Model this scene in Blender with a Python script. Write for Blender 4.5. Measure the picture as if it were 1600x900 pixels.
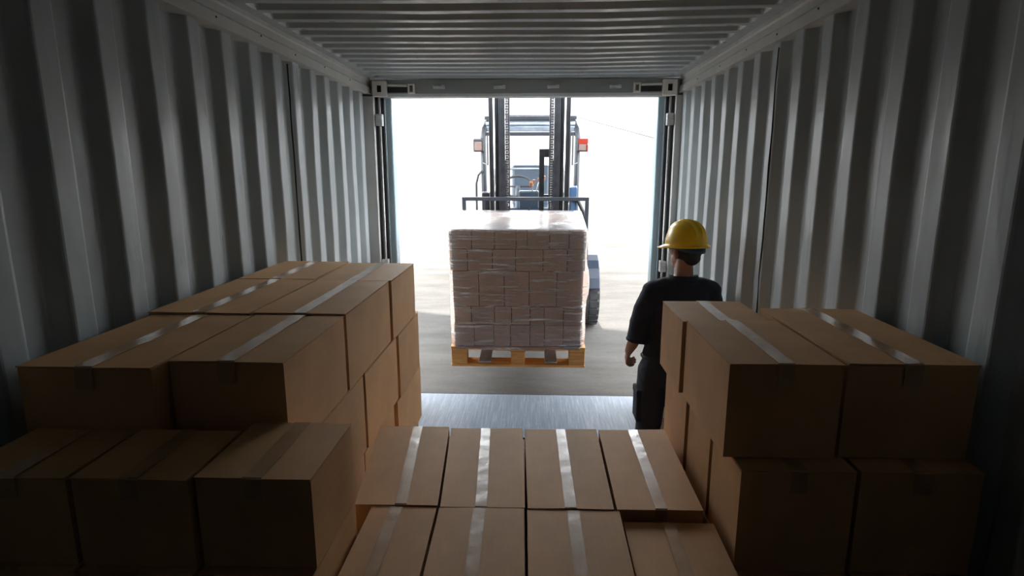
import bpy, bmesh, math, random
import numpy as np
from mathutils import Vector, Matrix, Euler, noise

rnd = random.Random(7)
scene = bpy.context.scene
col = scene.collection
for o in list(bpy.data.objects):
    bpy.data.objects.remove(o)

# ------------------------------------------------------------------ camera
cam_d = bpy.data.cameras.new('camera')
cam = bpy.data.objects.new('camera', cam_d)
col.objects.link(cam)
cam_d.sensor_width = 36.0
cam_d.lens = 36.0 * 920 / 1600
cam_d.clip_start = 0.02
cam_d.clip_end = 900
cam.location = (0, 0, 2.08)
PITCH = math.atan(186 / 920)
YAW = math.atan(38 / 920 * math.cos(PITCH))
cam.rotation_euler = (math.pi / 2 - PITCH, 0, YAW)
scene.camera = cam

# ------------------------------------------------------------------ sky, sun, exposure
SUN = Vector((-0.10, 0.80, 1.0)).normalized()          # direction towards the sun
world = bpy.data.worlds.new('world')
scene.world = world
world.use_nodes = True
wn = world.node_tree.nodes
wl = world.node_tree.links
bg = wn['Background']
bg.inputs[0].default_value = (.92, .96, 1.0, 1)          # bright hazy sky
bg.inputs[1].default_value = 7.2
sd = bpy.data.lights.new('sun', 'SUN')
sun = bpy.data.objects.new('sun', sd)
col.objects.link(sun)
sd.energy = 11.0
sd.angle = math.radians(0.6)
sd.color = (1.0, 0.95, 0.88)
sun.rotation_euler = SUN.to_track_quat('Z', 'Y').to_euler()
sun.location = (0, 20, 20)
vs = scene.view_settings
vs.view_transform = 'Standard'
vs.look = 'None'
vs.exposure = 0.75
vs.gamma = 1.0
vs.use_curve_mapping = False

# ------------------------------------------------------------------ materials
def new_mat(name):
    m = bpy.data.materials.new(name)
    m.use_nodes = True
    nt = m.node_tree
    return m, nt, nt.nodes['Principled BSDF'], nt.nodes['Material Output']

def nd(nt, typ, **kw):
    n = nt.nodes.new(typ)
    for k, v in kw.items():
        setattr(n, k, v)
    return n

def coords(nt, scale=(1, 1, 1), kind='Object'):
    tc = nd(nt, 'ShaderNodeTexCoord')
    mp = nd(nt, 'ShaderNodeMapping')
    mp.inputs['Scale'].default_value = scale
    nt.links.new(tc.outputs[kind], mp.inputs[0])
    return mp.outputs[0]

def noise_tex(nt, vec, scale, detail=4, rough=.55):
    n = nd(nt, 'ShaderNodeTexNoise')
    n.inputs['Scale'].default_value = scale
    n.inputs['Detail'].default_value = detail
    n.inputs['Roughness'].default_value = rough
    nt.links.new(vec, n.inputs['Vector'])
    return n.outputs['Fac']

def ramp(nt, fac, stops):
    r = nd(nt, 'ShaderNodeValToRGB')
    e = r.color_ramp.elements
    while len(e) < len(stops):
        e.new(0.5)
    for i, (p, c) in enumerate(stops):
        e[i].position = p
        e[i].color = (c[0], c[1], c[2], 1)
    nt.links.new(fac, r.inputs[0])
    return r.outputs[0]

def math_node(nt, op, a, b=None):
    n = nd(nt, 'ShaderNodeMath', operation=op)
    for i, v in enumerate((a, b)):
        if v is None:
            continue
        if isinstance(v, (int, float)):
            n.inputs[i].default_value = v
        else:
            nt.links.new(v, n.inputs[i])
    return n.outputs[0]

def bump(nt, height, strength, dist, bsdf):
    b = nd(nt, 'ShaderNodeBump')
    b.inputs['Strength'].default_value = strength
    b.inputs['Distance'].default_value = dist
    nt.links.new(height, b.inputs['Height'])
    nt.links.new(b.outputs[0], bsdf.inputs['Normal'])

def mul(c, k):
    return tuple(x * k for x in c)

def plain(name, c, rough=.5, metal=0.0, var=.15, scale=8, bmp=0.0, stretch=(1, 1, 1), spec=None):
    m, nt, b, out = new_mat(name)
    v = coords(nt, stretch)
    f = noise_tex(nt, v, scale)
    nt.links.new(ramp(nt, f, [(.3, mul(c, 1 - var)), (.7, mul(c, 1 + var))]), b.inputs['Base Color'])
    b.inputs['Roughness'].default_value = rough
    b.inputs['Metallic'].default_value = metal
    if spec is not None:
        b.inputs['Specular IOR Level'].default_value = spec
    if bmp:
        bump(nt, f, bmp, .01, b)
    return m

def container_paint(name, c, rough=.42):
    m, nt, b, out = new_mat(name)
    v = coords(nt)
    big = noise_tex(nt, v, 1.7, 3)
    vs_ = coords(nt, (14, 14, 1.1))
    streak = noise_tex(nt, vs_, 1.0, 5, .65)
    fine = noise_tex(nt, v, 38, 3, .7)
    base = ramp(nt, big, [(.3, mul(c, .88)), (.7, mul(c, 1.1))])
    worn = ramp(nt, streak, [(.60, (0, 0, 0)), (.78, (1, 1, 1))])
    mix = nd(nt, 'ShaderNodeMixRGB', blend_type='MIX')
    nt.links.new(math_node(nt, 'MULTIPLY', worn, .28), mix.inputs[0])
    nt.links.new(base, mix.inputs[1])
    mix.inputs[2].default_value = (c[0] * .62, c[1] * .54, c[2] * .48, 1)
    spots = ramp(nt, fine, [(.74, (0, 0, 0)), (.80, (1, 1, 1))])
    mix2 = nd(nt, 'ShaderNodeMixRGB', blend_type='MIX')
    nt.links.new(math_node(nt, 'MULTIPLY', spots, .5), mix2.inputs[0])
    nt.links.new(mix.outputs[0], mix2.inputs[1])
    mix2.inputs[2].default_value = (.16, .11, .08, 1)
    nt.links.new(mix2.outputs[0], b.inputs['Base Color'])
    rr = ramp(nt, streak, [(.35, (rough - .06,) * 3), (.75, (rough + .2,) * 3)])
    nt.links.new(rr, b.inputs['Roughness'])
    bump(nt, noise_tex(nt, coords(nt, (3, 3, .9)), 2.2, 2), .55, .012, b)
    return m

M = {}
PAINT = (.415, .460, .472)
M['paint'] = container_paint('container_paint', PAINT, .33)
M['rail_paint'] = container_paint('rail_paint', (.55, .55, .53), .45)
M['header_paint'] = container_paint('header_paint', (.36, .38, .37), .5)
M['casting'] = container_paint('casting_paint', (.80, .77, .70), .5)
M['post_blue'] = container_paint('post_paint', (.50, .66, .74), .4)
M['gasket'] = plain('gasket_rubber', (.03, .03, .032), .7)
M['hole'] = plain('hole_black', (.01, .01, .01), .9)
M['galv'] = plain('galvanised_steel', (.62, .63, .62), .4, .15, .2, 20)
M['end_wall'] = container_paint('end_wall_paint', (.12, .13, .14), .6)

def kraft(name, c, rough=.62):
    m, nt, b, out = new_mat(name)
    oi = nd(nt, 'ShaderNodeObjectInfo')
    v = coords(nt)
    fib = noise_tex(nt, coords(nt, (160, 9, 160)), 1.0, 4, .7)
    blot = noise_tex(nt, v, 5.5, 3)
    base = ramp(nt, blot, [(.3, mul(c, .90)), (.7, mul(c, 1.08))])
    hue = nd(nt, 'ShaderNodeHueSaturation')
    nt.links.new(base, hue.inputs['Color'])
    nt.links.new(math_node(nt, 'ADD', math_node(nt, 'MULTIPLY', oi.outputs['Random'], .16), .92), hue.inputs['Value'])
    mix = nd(nt, 'ShaderNodeMixRGB', blend_type='MULTIPLY')
    mix.inputs[0].default_value = .5
    nt.links.new(hue.outputs[0], mix.inputs[1])
    nt.links.new(ramp(nt, fib, [(.25, (.86, .85, .84)), (.75, (1, 1, 1))]), mix.inputs[2])
    nt.links.new(mix.outputs[0], b.inputs['Base Color'])
    b.inputs['Roughness'].default_value = rough
    b.inputs['Specular IOR Level'].default_value = .18
    bump(nt, fib, .10, .002, b)
    return m

M['kraft'] = kraft('kraft_board', (.66, .395, .195))
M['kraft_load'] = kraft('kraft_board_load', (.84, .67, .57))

def tape_mat():
    m, nt, b, out = new_mat('clear_packing_tape')
    v = coords(nt, (3, 1, 3))
    w = noise_tex(nt, v, 26, 4, .6)
    c = ramp(nt, noise_tex(nt, coords(nt), 9, 3), [(.35, (.46, .29, .16)), (.65, (.58, .39, .23))])
    nt.links.new(c, b.inputs['Base Color'])
    b.inputs['Roughness'].default_value = .26
    b.inputs['Specular IOR Level'].default_value = .9
    b.inputs['Coat Weight'].default_value = .45
    b.inputs['Coat Roughness'].default_value = .2
    bump(nt, w, .16, .004, b)
    return m
M['tape'] = tape_mat()

def film_mat():
    m, nt, b, out = new_mat('stretch_film')
    v1 = coords(nt, (2.0, 2.0, 26))
    s1 = noise_tex(nt, v1, 1.2, 6, .7)
    v2 = nd(nt, 'ShaderNodeMapping')
    v2.inputs['Rotation'].default_value = (0, .45, .2)
    v2.inputs['Scale'].default_value = (3, 3, 40)
    nt.links.new(coords(nt), v2.inputs[0])
    s2 = noise_tex(nt, v2.outputs[0], 1.1, 6, .7)
    a = ramp(nt, s1, [(.54, (0, 0, 0)), (.66, (1, 1, 1))])
    c = ramp(nt, s2, [(.57, (0, 0, 0)), (.68, (1, 1, 1))])
    st = math_node(nt, 'MAXIMUM', a, c)
    b.inputs['Base Color'].default_value = (.92, .92, .94, 1)
    b.inputs['Roughness'].default_value = .3
    b.inputs['Transmission Weight'].default_value = 0
    tr = nd(nt, 'ShaderNodeBsdfTransparent')
    tr.inputs[0].default_value = (.97, .96, .97, 1)
    gl = nd(nt, 'ShaderNodeBsdfGlossy')
    gl.inputs['Roughness'].default_value = .28
    bp = nd(nt, 'ShaderNodeBump')
    bp.inputs['Strength'].default_value = .35
    bp.inputs['Distance'].default_value = .01
    nt.links.new(math_node(nt, 'ADD', s1, s2), bp.inputs['Height'])
    nt.links.new(bp.outputs[0], gl.inputs['Normal'])
    nt.links.new(bp.outputs[0], b.inputs['Normal'])
    fr = nd(nt, 'ShaderNodeFresnel')
    fr.inputs['IOR'].default_value = 1.6
    m1 = nd(nt, 'ShaderNodeMixShader')
    nt.links.new(math_node(nt, 'ADD', math_node(nt, 'MULTIPLY', st, .65), .16), m1.inputs[0])
    nt.links.new(tr.outputs[0], m1.inputs[1])
    nt.links.new(b.outputs[0], m1.inputs[2])
    m2 = nd(nt, 'ShaderNodeMixShader')
    nt.links.new(fr.outputs[0], m2.inputs[0])
    nt.links.new(m1.outputs[0], m2.inputs[1])
    nt.links.new(gl.outputs[0], m2.inputs[2])
    nt.links.new(m2.outputs[0], out.inputs[0])
    return m
M['film'] = film_mat()

def concrete():
    m, nt, b, out = new_mat('yard_concrete')
    v = coords(nt)
    big = noise_tex(nt, v, .55, 6, .6)
    sw = noise_tex(nt, coords(nt, (.5, 2.6, 1)), 1.3, 6, .65)
    fine = noise_tex(nt, v, 26, 5, .7)
    base = ramp(nt, big, [(.3, (.088, .084, .078)), (.7, (.122, .117, .110))])
    mx = nd(nt, 'ShaderNodeMixRGB', blend_type='MULTIPLY')
    mx.inputs[0].default_value = .8
    nt.links.new(base, mx.inputs[1])
    nt.links.new(ramp(nt, sw, [(.30, (.60, .585, .56)), (.58, (1, 1, 1))]), mx.inputs[2])
    mx2 = nd(nt, 'ShaderNodeMixRGB', blend_type='MULTIPLY')
    mx2.inputs[0].default_value = .6
    nt.links.new(mx.outputs[0], mx2.inputs[1])
    nt.links.new(ramp(nt, fine, [(.3, (.80, .80, .80)), (.65, (1, 1, 1))]), mx2.inputs[2])
    nt.links.new(mx2.outputs[0], b.inputs['Base Color'])
    b.inputs['Roughness'].default_value = .95
    b.inputs['Specular IOR Level'].default_value = .08
    bump(nt, fine, .2, .006, b)
    return m
M['concrete'] = concrete()
M['joint'] = plain('joint_filler', (.030, .029, .028), .9)

def plate_mat():
    m, nt, b, out = new_mat('brushed_dock_plate')
    st = noise_tex(nt, coords(nt, (60, 2.5, 1)), 1.0, 6, .7)
    sp = noise_tex(nt, coords(nt), 42, 4, .75)
    c = ramp(nt, st, [(.3, (.115, .137, .172)), (.55, (.17, .20, .245)), (.75, (.30, .33, .37))])
    mx = nd(nt, 'ShaderNodeMixRGB', blend_type='SCREEN')
    nt.links.new(c, mx.inputs[1])
    nt.links.new(ramp(nt, sp, [(.62, (0, 0, 0)), (.74, (.3, .3, .3))]), mx.inputs[2])
    mx.inputs[0].default_value = .8
    nt.links.new(mx.outputs[0], b.inputs['Base Color'])
    b.inputs['Metallic'].default_value = 0
    b.inputs['Roughness'].default_value = .62
    b.inputs['Specular IOR Level'].default_value = .3
    bump(nt, sp, .15, .003, b)
    return m
M['plate'] = plate_mat()
M['plywood'] = plain('floor_plywood', (.16, .10, .06), .7, 0, .3, 6, .1, (1, 12, 1))
M['canopy'] = plain('canopy_sheet', (.40, .41, .41), .6, 0, .1, 2)
M['steel_dark'] = plain('mast_steel', (.018, .019, .022), .38, .45, .25, 14)
M['steel_mid'] = plain('mast_inner_steel', (.04, .043, .05), .32, .6, .25, 14)
M['fork_steel'] = plain('fork_steel', (.30, .31, .32), .45, .2, .2, 14)
M['navy'] = plain('forklift_navy', (.015, .023, .042), .4, .0, .15, 6)
M['blue_body'] = plain('forklift_blue', (.05, .10, .20), .35, .1, .12, 5)
M['guard'] = plain('guard_paint', (.022, .026, .034), .45, .0, .2, 10)
M['guard_light'] = plain('guard_beam', (.22, .26, .31), .3, .4, .2, 10)
M['chrome'] = plain('chrome_rod', (.7, .72, .74), .15, 1.0, .05)
M['chain'] = plain('chain_steel', (.10, .10, .11), .4, .7)
M['rubber'] = plain('tyre_rubber', (.022, .022, .024), .75, 0, .3, 20, .2)
M['rim'] = plain('wheel_rim', (.32, .36, .42), .4, .3)
M['red_lens'] = plain('red_lamp_lens', (.24, .025, .015), .25)
M['clear_lens'] = plain('headlamp_lens', (.20, .14, .125), .2)
M['black_plastic'] = plain('black_plastic', (.025, .025, .028), .45)
M['tan_knob'] = plain('tan_knob', (.22, .09, .04), .5)
M['seat_vinyl'] = plain('seat_vinyl', (.025, .04, .06), .45)

def wood_mat(name, c):
    m, nt, b, out = new_mat(name)
    oi = nd(nt, 'ShaderNodeObjectInfo')
    g = noise_tex(nt, coords(nt, (3, 30, 30)), 1.3, 5, .65)
    cc = ramp(nt, g, [(.3, mul(c, .62)), (.5, c), (.75, mul(c, 1.25))])
    hue = nd(nt, 'ShaderNodeHueSaturation')
    nt.links.new(cc, hue.inputs['Color'])
    nt.links.new(math_node(nt, 'ADD', math_node(nt, 'MULTIPLY', oi.outputs['Random'], .35), .8), hue.inputs['Value'])
    nt.links.new(hue.outputs[0], b.inputs['Base Color'])
    b.inputs['Roughness'].default_value = .65
    bump(nt, g, .2, .004, b)
    return m
M['wood'] = wood_mat('pallet_wood', (.66, .31, .085))
M['skin'] = plain('skin', (.36, .17, .105), .5, 0, .12, 12)
M['hair'] = plain('hair', (.012, .010, .009), .6, 0, .3, 60, .3)
M['shirt'] = plain('navy_work_shirt', (.014, .018, .034), .85, 0, .2, 9, .35)
M['trousers'] = plain('navy_work_trousers', (.016, .020, .036), .85, 0, .2, 9, .35)
M['boot'] = plain('boot_leather', (.02, .017, .015), .55, 0, .2, 12)
M['hat'] = plain('yellow_hard_hat', (.98, .52, .008), .28, 0, .03, 4)
_b = M['hat'].node_tree.nodes['Principled BSDF']
_b.inputs['Subsurface Weight'].default_value = .35
_b.inputs['Subsurface Radius'].default_value = (1.0, .6, .1)
_b.inputs['Subsurface Scale'].default_value = .02
M['strap'] = plain('hat_band', (.035, .06, .13), .55)
M['eye'] = plain('eye_white', (.7, .68, .65), .2)

# ------------------------------------------------------------------ mesh helpers
class MB:
    def __init__(self):
        self.v = []
        self.f = []
    def add(self, vs_, fs):
        n = len(self.v)
        self.v += [tuple(p) for p in vs_]
        self.f += [tuple(i + n for i in q) for q in fs]
        return self
    def box(self, x0, x1, y0, y1, z0, z1):
        vs_ = [(x0, y0, z0), (x1, y0, z0), (x1, y1, z0), (x0, y1, z0), (x0, y0, z1), (x1, y0, z1), (x1, y1, z1), (x0, y1, z1)]
        return self.add(vs_, [(0, 3, 2, 1), (4, 5, 6, 7), (0, 1, 5, 4), (1, 2, 6, 5), (2, 3, 7, 6), (3, 0, 4, 7)])
    def hexa(self, quad, z0, z1):
        vs_ = [(x, y, z0) for x, y in quad] + [(x, y, z1) for x, y in quad]
        return self.add(vs_, [(0, 3, 2, 1), (4, 5, 6, 7), (0, 1, 5, 4), (1, 2, 6, 5), (2, 3, 7, 6), (3, 0, 4, 7)])
    def tube(self, pts, r, seg=8, caps=True):
        pts = [Vector(p) for p in pts]
        rs = r if isinstance(r, (list, tuple)) else [r] * len(pts)
        n0 = len(self.v)
        prev = None
        for i, p in enumerate(pts):
            if i == 0:
                d = pts[1] - pts[0]
            elif i == len(pts) - 1:
                d = pts[-1] - pts[-2]
            else:
                d = (pts[i + 1] - p).normalized() + (p - pts[i - 1]).normalized()
            d.normalize()
            if prev is None:
                a = d.orthogonal().normalized()
            else:
                a = (prev - d * prev.dot(d)).normalized()
            prev = a
            b = d.cross(a)
            for k in range(seg):
                t = 2 * math.pi * k / seg
                self.v.append(tuple(p + (a * math.cos(t) + b * math.sin(t)) * rs[i]))
        for i in range(len(pts) - 1):
            for k in range(seg):
                k2 = (k + 1) % seg
                self.f.append((n0 + i * seg + k, n0 + i * seg + k2, n0 + (i + 1) * seg + k2, n0 + (i + 1) * seg + k))
        if caps:
            self.f.append(tuple(n0 + k for k in reversed(range(seg))))
            self.f.append(tuple(n0 + (len(pts) - 1) * seg + k for k in range(seg)))
        return self
    def prism_x(self, yz, x0, x1):
        n = len(yz)
        vs_ = [(x0, y, z) for y, z in yz] + [(x1, y, z) for y, z in yz]
        fs = [(i, (i + 1) % n, n + (i + 1) % n, n + i) for i in range(n)]
        fs += [tuple(reversed(range(n))), tuple(range(n, 2 * n))]
        return self.add(vs_, fs)
    def build(self, name, mat, parent=None, bevel=0.0, smooth=False, off=None, seg=2, kind=None):
        if off is not None:
            o_ = Vector(off)
            vv = [tuple(Vector(p) - o_) for p in self.v]
        else:
            vv = self.v
        me = bpy.data.meshes.new(name)
        me.from_pydata(vv, [], self.f)
        bm = bmesh.new()
        bm.from_mesh(me)
        bmesh.ops.recalc_face_normals(bm, faces=bm.faces)
        if bevel:
            ed = [e for e in bm.edges if len(e.link_faces) == 2 and e.calc_face_angle(0) > .6]
            bmesh.ops.bevel(bm, geom=ed, offset=bevel, segments=seg, affect='EDGES', profile=.5)
        bm.to_mesh(me)
        bm.free()
        me.materials.append(mat if not isinstance(mat, str) else M[mat])
        if smooth:
            for p in me.polygons:
                p.use_smooth = True
        ob = bpy.data.objects.new(name, me)
        col.objects.link(ob)
        if parent is not None:
            ob.parent = parent
        if kind:
            ob['kind'] = kind
        return ob

def link_mesh(name, me, parent=None):
    ob = bpy.data.objects.new(name, me)
    col.objects.link(ob)
    if parent is not None:
        ob.parent = parent
    return ob

def thing(name, label, cat, loc=(0, 0, 0), group=None, rot=(0, 0, 0)):
    o = bpy.data.objects.new(name, None)
    o.empty_display_size = .1
    col.objects.link(o)
    o.location = loc
    o.rotation_euler = rot
    o['label'] = label
    o['category'] = cat
    if group:
        o['group'] = group
    return o

def struct(o, label=None, cat=None):
    o['kind'] = 'structure'
    if label:
        o['label'] = label
    if cat:
        o['category'] = cat
    return o

# ------------------------------------------------------------------ container shell
DOOR_Y = 4.79
BACK_Y = -1.15
def corrugated_wall(name, x_crest, x_recess, y0, y1, phase, seed):
    r = random.Random(seed)
    p, crest, slope = .2485, .082, .040
    prof = []
    y = y0 + phase - p
    while y < y1 + p:
        j = r.uniform(-.004, .004)
        prof += [(y + j, x_crest), (y + crest + j, x_crest), (y + crest + slope, x_recess), (y + p - slope, x_recess)]
        y += p
    prof = [q for q in prof if y0 < q[0] < y1]
    prof = [(y0, prof[0][1])] + prof + [(y1, prof[-1][1])]
    zs = [0, .4, .8, 1.2, 1.5, 1.8, 2.1, 2.4, 2.60, 2.70]
    vs_, fs = [], []
    n = len(prof)
    sg = 1 if x_crest > x_recess else -1
    for k, z in enumerate(zs):
        for (yy, xx) in prof:
            d = (noise.noise(Vector((yy * 2.3, z * 1.6, seed))) * .006 + noise.noise(Vector((yy * 6, z * 4, seed + 5))) * .003)
            vs_.append((xx + d * sg, yy, z))
    for k in range(len(zs) - 1):
        for i in range(n - 1):
            fs.append((k * n + i, k * n + i + 1, (k + 1) * n + i + 1, (k + 1) * n + i))
    mb = MB().add(vs_, fs)
    ob = mb.build(name, 'paint', bevel=0)
    bv = ob.modifiers.new('b', 'BEVEL')
    bv.width = .007
    bv.segments = 2
    bv.limit_method = 'ANGLE'
    bv.angle_limit = .5
    return ob

wl_ = struct(corrugated_wall('wall_left', -1.335, -1.378, BACK_Y, DOOR_Y - .04, .02, 3), 'pale blue-grey corrugated steel side of the container behind the left cartons', 'wall')
wr_ = struct(corrugated_wall('wall_right', 1.118, 1.161, BACK_Y, DOOR_Y - .04, .10, 9), 'pale blue-grey corrugated steel side of the container beside the worker', 'wall')
struct(MB().box(-1.40, 1.18, BACK_Y - .05, BACK_Y, 0, 2.85).build('wall_back', 'end_wall'), 'closed dark end wall of the container', 'wall')

def seam(wall, xw, y, sg, name='panel_seam'):
    mb = MB()
    pts = []
    for i in range(24):
        z = .6 + i * 2.03 / 23
        pts.append((xw + sg * .002, y + .008 * noise.noise(Vector((i * .5, y, 1))), z))
    mb.tube(pts, [.0035 + .003 * abs(noise.noise(Vector((i * .8, y, 3)))) for i in range(24)], 6)
    mb.build(name, 'hole', wall)
seam(wl_, -1.335, 3.268, 1)
seam(wr_, 1.118, 2.935, -1)
# ceiling: transverse corrugations that fade out before the side rails
def ceiling():
    p = .163
    prof = []
    y = BACK_Y
    while y < DOOR_Y - .10:
        prof += [(y, 0), (y + .052, 0), (y + .080, 1), (y + .135, 1)]
        y += p
    prof = [q for q in prof if q[0] < DOOR_Y - .09] + [(DOOR_Y - .07, 0), (DOOR_Y + .1, 0)]
    xs = [-1.40, -1.250, -1.243, -1.234, -.9, -.5, -.1, .3, .7, 1.014, 1.023, 1.030, 1.18]
    fac = [0, 0, .4, 1, 1, 1, 1, 1, 1, 1, .4, 0, 0]
    vs_, fs = [], []
    n = len(prof)
    for x, f_ in zip(xs, fac):
        for yy, d in prof:
            sag = -.010 * math.cos((x + .11) / 1.25 * math.pi / 2) * (1 + .5 * noise.noise(Vector((x * 1.5, yy * 1.2, 4)))) if abs(x + .11) < 1.25 else 0
            vs_.append((x, yy, 2.772 + .031 * d * f_ + sag + .003 * noise.noise(Vector((x * 2, yy * 3, 1)))))
    for i in range(len(xs) - 1):
        for k in range(n - 1):
            fs.append((i * n + k, (i + 1) * n + k, (i + 1) * n + k + 1, i * n + k + 1))
    ob = MB().add(vs_, fs).build('ceiling', 'paint')
    bv = ob.modifiers.new('b', 'BEVEL')
    bv.width = .006
    bv.segments = 2
    bv.limit_method = 'ANGLE'
    bv.angle_limit = .25
    return ob
struct(ceiling(), 'ribbed steel roof of the container', 'ceiling')
struct(MB().box(-1.42, 1.20, BACK_Y, DOOR_Y + .06, -.12, -.001).build('floor', 'plywood'), 'dark plywood container floor under the cartons', 'floor')

# side rails
def rail(name, xin, sg, label):
    # cross-section in x,z; sg=+1 when the container inside lies at larger x
    prof = [(0, 2.653), (0, 2.700), (-.012, 2.712), (-.012, 2.745), (-.004, 2.752), (-.004, 2.772), (-.09, 2.772), (-.09, 2.653)]
    vs_, fs = [], []
    n = len(prof)
    ys = [BACK_Y + (DOOR_Y - .015 - BACK_Y) * i / 24 for i in range(25)]
    for yy in ys:
        for dx, z in prof:
            vs_.append((xin + sg * (dx + .003 * noise.noise(Vector((yy * 2, z * 8, sg)))), yy, z))
    for i in range(24):
        for k in range(n):
            fs.append((i * n + k, i * n + (k + 1) % n, (i + 1) * n + (k + 1) % n, (i + 1) * n + k))
    fs += [tuple(range(n)), tuple(24 * n + k for k in reversed(range(n)))]
    ob = MB().add(vs_, fs).build(name, 'rail_paint', bevel=0)
    struct(ob, label, 'rail')
    for yy in (1.9, 2.5, 2.9, 3.3, 3.75, 4.25):        # small lashing holes and nubs on the rail
        z = 2.69 + rnd.uniform(-.01, .01)
        MB().tube([(xin + sg * .0005, yy, z), (xin + sg * .003, yy, z)], .0045, 10).build('rail_hole', 'hole', ob)
    return ob
rail('trim_1', -1.300, 1, 'upper side rail along the left corrugated wall')
rail('trim_2', 1.090, -1, 'upper side rail along the right corrugated wall')

# door header with castings, lock bars and brackets
hd = MB().prism_x([(DOOR_Y - .02, 2.762), (DOOR_Y - .02, 2.655), (DOOR_Y + .005, 2.635), (DOOR_Y + .12, 2.635), (DOOR_Y + .12, 2.762)], -1.385, 1.175).build('trim_3', 'header_paint', bevel=.004)
struct(hd, 'grey steel header beam over the open container doorway', 'beam')
for x0 in (-1.272, .958):
    z0, z1, y0, y1 = 2.632, 2.745, DOOR_Y - .075, DOOR_Y - .021
    c = MB()
    c.box(x0, x0 + .104, y0 + .02, y1, z0, z1)
    c.box(x0, x0 + .034, y0, y0 + .02, z0, z1)
    c.box(x0 + .070, x0 + .104, y0, y0 + .02, z0, z1)
    c.box(x0 + .034, x0 + .070, y0, y0 + .02, z0, z0 + .030)
    c.box(x0 + .034, x0 + .070, y0, y0 + .02, z1 - .030, z1)
    cs = c.build('corner_casting', 'casting', hd)
    MB().box(x0 + .036, x0 + .068, y0 + .012, y0 + .0195, z0 + .032, z1 - .032).build('casting_hole', 'hole', cs)
for sg, x0, x1 in ((1, -1.166, -1.00), (-1, .955, .79)):
    y = DOOR_Y - .036
    MB().tube([(x0, y, 2.718), (x1 - sg * .01, y, 2.712)], .008, 8).build('lock_bar', 'casting', hd)
    xa, xb = sorted((x1, x1 + sg * .052))
    b_ = MB()
    for q in ((xa, xb, 2.712, 2.724), (xa, xb, 2.656, 2.668), (xa, xa + .012, 2.668, 2.712), (xb - .012, xb, 2.668, 2.712)):
        b_.box(q[0], q[1], y - .02, y + .016, q[2], q[3])
    b_.build('bar_bracket', 'casting', hd)
    MB().box(min(x0, x1), max(x0, x1), DOOR_Y - .026, DOOR_Y - .0205, 2.664, 2.704).build('recess_plate', 'gasket', hd)
for x in (-.76, -.29, .125, .60):
    y = DOOR_Y - .0205
    k = MB().box(x - .045, x + .045, y - .008, y, 2.688, 2.712)
    k.box(x - .045, x - .030, y - .03, y - .008, 2.690, 2.710)
    k.box(x + .022, x + .045, y - .03, y - .008, 2.690, 2.714)
    k.tube([(x - .045, y - .026, 2.70), (x + .045, y - .026, 2.702)], .006, 8)
    k.build('lashing_bracket', 'galv', hd, bevel=.002)

# corner posts, gaskets and the edges of the swung-open doors
def post(name, sg, xo, label):
    # xo: outer x at the wall; sg: direction to the inside
    def bx(a, b, y0, y1, z0, z1):
        x0, x1 = sorted((xo + sg * a, xo + sg * b))
        return MB().box(x0, x1, y0, y1, z0, z1)
    p = bx(-.08, .022, DOOR_Y - .04, DOOR_Y + .05, 0, 2.635).build(name, 'rail_paint', bevel=.004)
    struct(p, label, 'post')
    bx(.022, .046, DOOR_Y + .01, DOOR_Y + .05, 0, 2.634).build('gasket', 'gasket', p)
    xa = xo + sg * .050
    MB().tube([(xa, DOOR_Y + .03, 0.02), (xa, DOOR_Y + .03, 2.63)], .011, 10).build('lock_rod', 'galv', p, smooth=True)
    bx(.020, .080, DOOR_Y + .055, DOOR_Y + .09, 0, 2.634).build('gasket', 'gasket', p)
    for z in (.5, 1.3, 2.46):
        h = bx(.030, .078, DOOR_Y - .012, DOOR_Y + .045, z - .045, z + .045)
        for dz in (-.03, -.01, .01, .03):
            x0, x1 = sorted((xo + sg * .028, xo + sg * .080))
            h.box(x0, x1, DOOR_Y - .018, DOOR_Y - .012, z + dz - .006, z + dz + .006)
        h.build('rod_bracket', 'galv', p, bevel=.002)
    d = bx(.072, .132, DOOR_Y + .10, DOOR_Y + .21, -.05, 2.64).build('door_edge', 'post_blue', p, bevel=.012, seg=3)
    return p
post('trim_4', 1, -1.300, 'left corner post of the open container doorway')
post('trim_5', -1, 1.090, 'right corner post of the open container doorway behind the worker')

# ------------------------------------------------------------------ yard: a concrete ramp that rises away from the dock
SL = math.atan(.15)
RX = Matrix.Rotation(SL, 4, 'X')
def ramp_pt(x, y, z):
    return RX @ Vector((x, y, z)) + Vector((0, 5.2, 0))
def on_ramp(o, x=0, y=0, z=0):
    o.location = ramp_pt(x, y, z)
    o.rotation_euler = (SL, 0, 0)
    return o

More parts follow.
